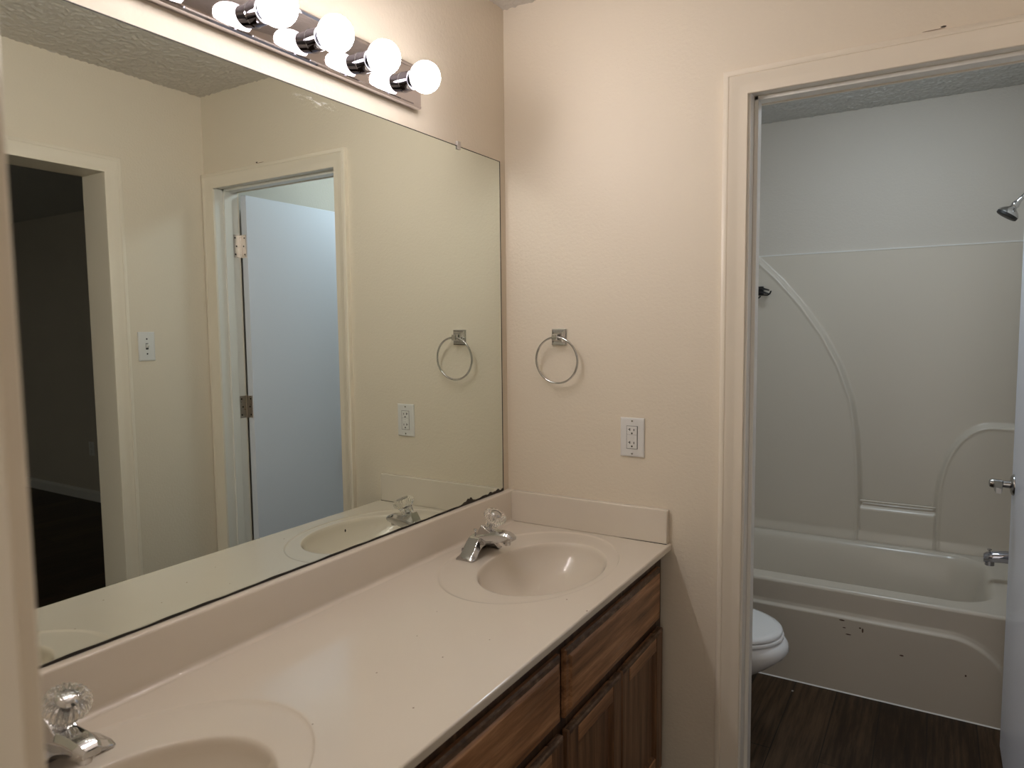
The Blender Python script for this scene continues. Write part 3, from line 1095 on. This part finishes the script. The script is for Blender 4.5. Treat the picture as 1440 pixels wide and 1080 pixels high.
EX = W - .030
sp = thing('tub_spout', 'chrome tub spout with diverter knob over the tub rim', 'tub spout', (EX, 1.35, .515))
bm = B()
rings = []
for x, zc_, ry, rz in ((0, .518, .027, .027), (.010, .518, .026, .026), (.05, .517, .024, .024), (.085, .513, .0235, .0225), (.108, .508, .0215, .021), (.117, .505, .016, .016)):
    rings.append([(EX - x, 1.35 + ry * math.cos(t), zc_ + rz * math.sin(t)) for t in [2 * PI * i / 24 for i in range(24)]])
loft(bm, rings)
cyl(bm, (EX - .096, 1.35, .505), (EX - .096, 1.35, .478), .0165, 20)
obj('spout_body', bm, M['chrome_dark'], sp, smooth=True, angle=45)
bm = B()
lathe(bm, (EX - .098, 1.35, .526), (0, 0, 1), [(0, .0035), (.010, .0035), (.012, .008), (.016, .008), (.018, .005)], 16)
obj('diverter_knob', bm, M['chrome'], sp, smooth=True, angle=40)

va = thing('shower_valve', 'round chrome shower valve mostly hidden behind the open door', 'shower valve', (EX, 1.35, .705))
bm = B()
lathe(bm, (EX, 1.35, .705), (-1, 0, 0), [(0, .062), (.004, .062), (.016, .052), (.026, .036), (.030, .020), (.032, .004)], 36)
obj('escutcheon', bm, M['chrome'], va, smooth=True, angle=40)

shd = thing('wall_shower', 'chrome shower head with a black face, by the open door edge', 'shower head', (EX, 1.35, 1.93))
bm = B()
hc = Vector((1.424, 1.35, 1.862))
arm_end = Vector((1.446, 1.35, 1.893))
tube(bm, [(W - .001, 1.35, 1.945), (1.50, 1.35, 1.940), (1.475, 1.35, 1.925), arm_end], .0085, 14)
obj('shower_arm', bm, M['chrome'], shd, smooth=True)
ax = Vector((-.56, 0, -.83)).normalized()
bm = B()
lathe(bm, arm_end, ax, [(-.004, .010), (.006, .013), (.012, .0145), (.018, .012), (.024, .015), (.034, .030), (.044, .0375), (.050, .0385)], 28)
hd = obj('shower_head', bm, M['chrome'], shd, smooth=True, angle=40)
bm = B()
lathe(bm, arm_end + ax * .049, ax, [(0, .0382), (.010, .0372), (.012, .034), (.012, .002)], 28)
obj('spray_face', bm, M['grommet'], shd, smooth=True, angle=40)
bm = B()
lathe(bm, (W - .001, 1.35, 1.945), (-1, 0, 0), [(0, .028), (.003, .028), (.010, .018), (.011, .009)], 24)
obj('flange', bm, M['chrome'], shd, smooth=True, angle=40)

HY = TB - .053
hk = thing('hook_rack', 'black wire hook rack stuck on the left panel of the surround', 'hook', (.43, HY, 1.60))
HX = .050
bm = B()
box(bm, .345 + HX, .405 + HX, HY - .005, HY + .0025, 1.588, 1.632)
obj('backing_plate', bm, M['black'], hk, bevel=.002)
for pts, r in (([(.350, -.006, 1.622), (.350, -.055, 1.622), (.40, -.06, 1.619), (.425, -.05, 1.614), (.433, -.02, 1.612), (.405, -.005, 1.622)], .0034),
               ([(.350, -.006, 1.604), (.350, -.055, 1.604), (.40, -.06, 1.601), (.425, -.05, 1.596), (.433, -.02, 1.594), (.405, -.005, 1.604)], .0034),
               ([(.36, -.006, 1.60), (.39, -.03, 1.590), (.435, -.055, 1.586), (.446, -.060, 1.592), (.452, -.062, 1.606)], .0036),
               ([(.35, -.006, 1.592), (.36, -.04, 1.578), (.395, -.055, 1.574), (.402, -.055, 1.582)], .0036)):
    bm = B()
    tube(bm, [(x + HX, HY + y, z) for x, y, z in pts], r, 8)
    obj('wire_hook', bm, M['black'], hk, smooth=True)

# ------------------------------------------------------------------ toilet
TYc = .505
to = thing('toilet', 'white toilet with closed lid in front of the bathtub', 'toilet', (.45, TYc, 0))
def oval(xb, xf, hw, z, n=44, sq_=2.3, yc=TYc):
    """egg outline: rear at xb, front at xf, widest at 45 percent from the front"""
    xm = xb + (xf - xb) * .52
    pts = []
    for i in range(n):
        t = 2 * PI * i / n
        c, s = math.cos(t), math.sin(t)
        a = (xf - xm) if c > 0 else (xm - xb)
        e = 2.0 if c > 0 else 2.8
        pts.append((xm + a * math.copysign(abs(c) ** (2 / e), c), yc + hw * math.copysign(abs(s) ** (2 / 2.15), s), z * .918))
    return pts
bm = B()
loft(bm, [oval(.12, .62, .115, 0), oval(.12, .615, .112, .02), oval(.14, .60, .098, .10), oval(.14, .62, .105, .17), oval(.13, .68, .135, .235), oval(.12, .748, .168, .290),
          oval(.11, .790, .186, .330), oval(.11, .803, .191, .352), oval(.11, .800, .190, .372), oval(.11, .790, .186, .388), oval(.13, .775, .178, .392)])
obj('bowl', bm, M['porcelain'], to, smooth=True, angle=60)
bm = B()
loft(bm, [oval(.24, .778, .176, .3935), oval(.235, .785, .182, .397), oval(.235, .786, .183, .404), oval(.24, .782, .180, .409)])
obj('seat', bm, M['porcelain'], to, smooth=True, angle=50)
bm = B()
loft(bm, [oval(.235, .776, .178, .4115), oval(.232, .781, .181, .414), oval(.232, .781, .181, .421), oval(.236, .776, .178, .4265), oval(.25, .755, .166, .4295), oval(.34, .64, .08, .4305)])
obj('lid', bm, M['porcelain'], to, smooth=True, angle=50)
bm = B()
box(bm, .012, .205, TYc - .22, TYc + .22, .355, .70)
tk = obj('tank', bm, M['porcelain'], to, bevel=.018, seg=3)
bm = B()
box(bm, .006, .215, TYc - .23, TYc + .23, .702, .735)
obj('tank_lid', bm, M['porcelain'], tk, bevel=.008, seg=3)
bm = B()
cyl(bm, (.205, TYc - .15, .64), (.222, TYc - .15, .64), .011, 16)
tube(bm, [(.219, TYc - .15, .64), (.221, TYc - .11, .636), (.221, TYc - .075, .630)], .005, 10)
obj('flush_lever', bm, M['chrome'], tk, smooth=True)
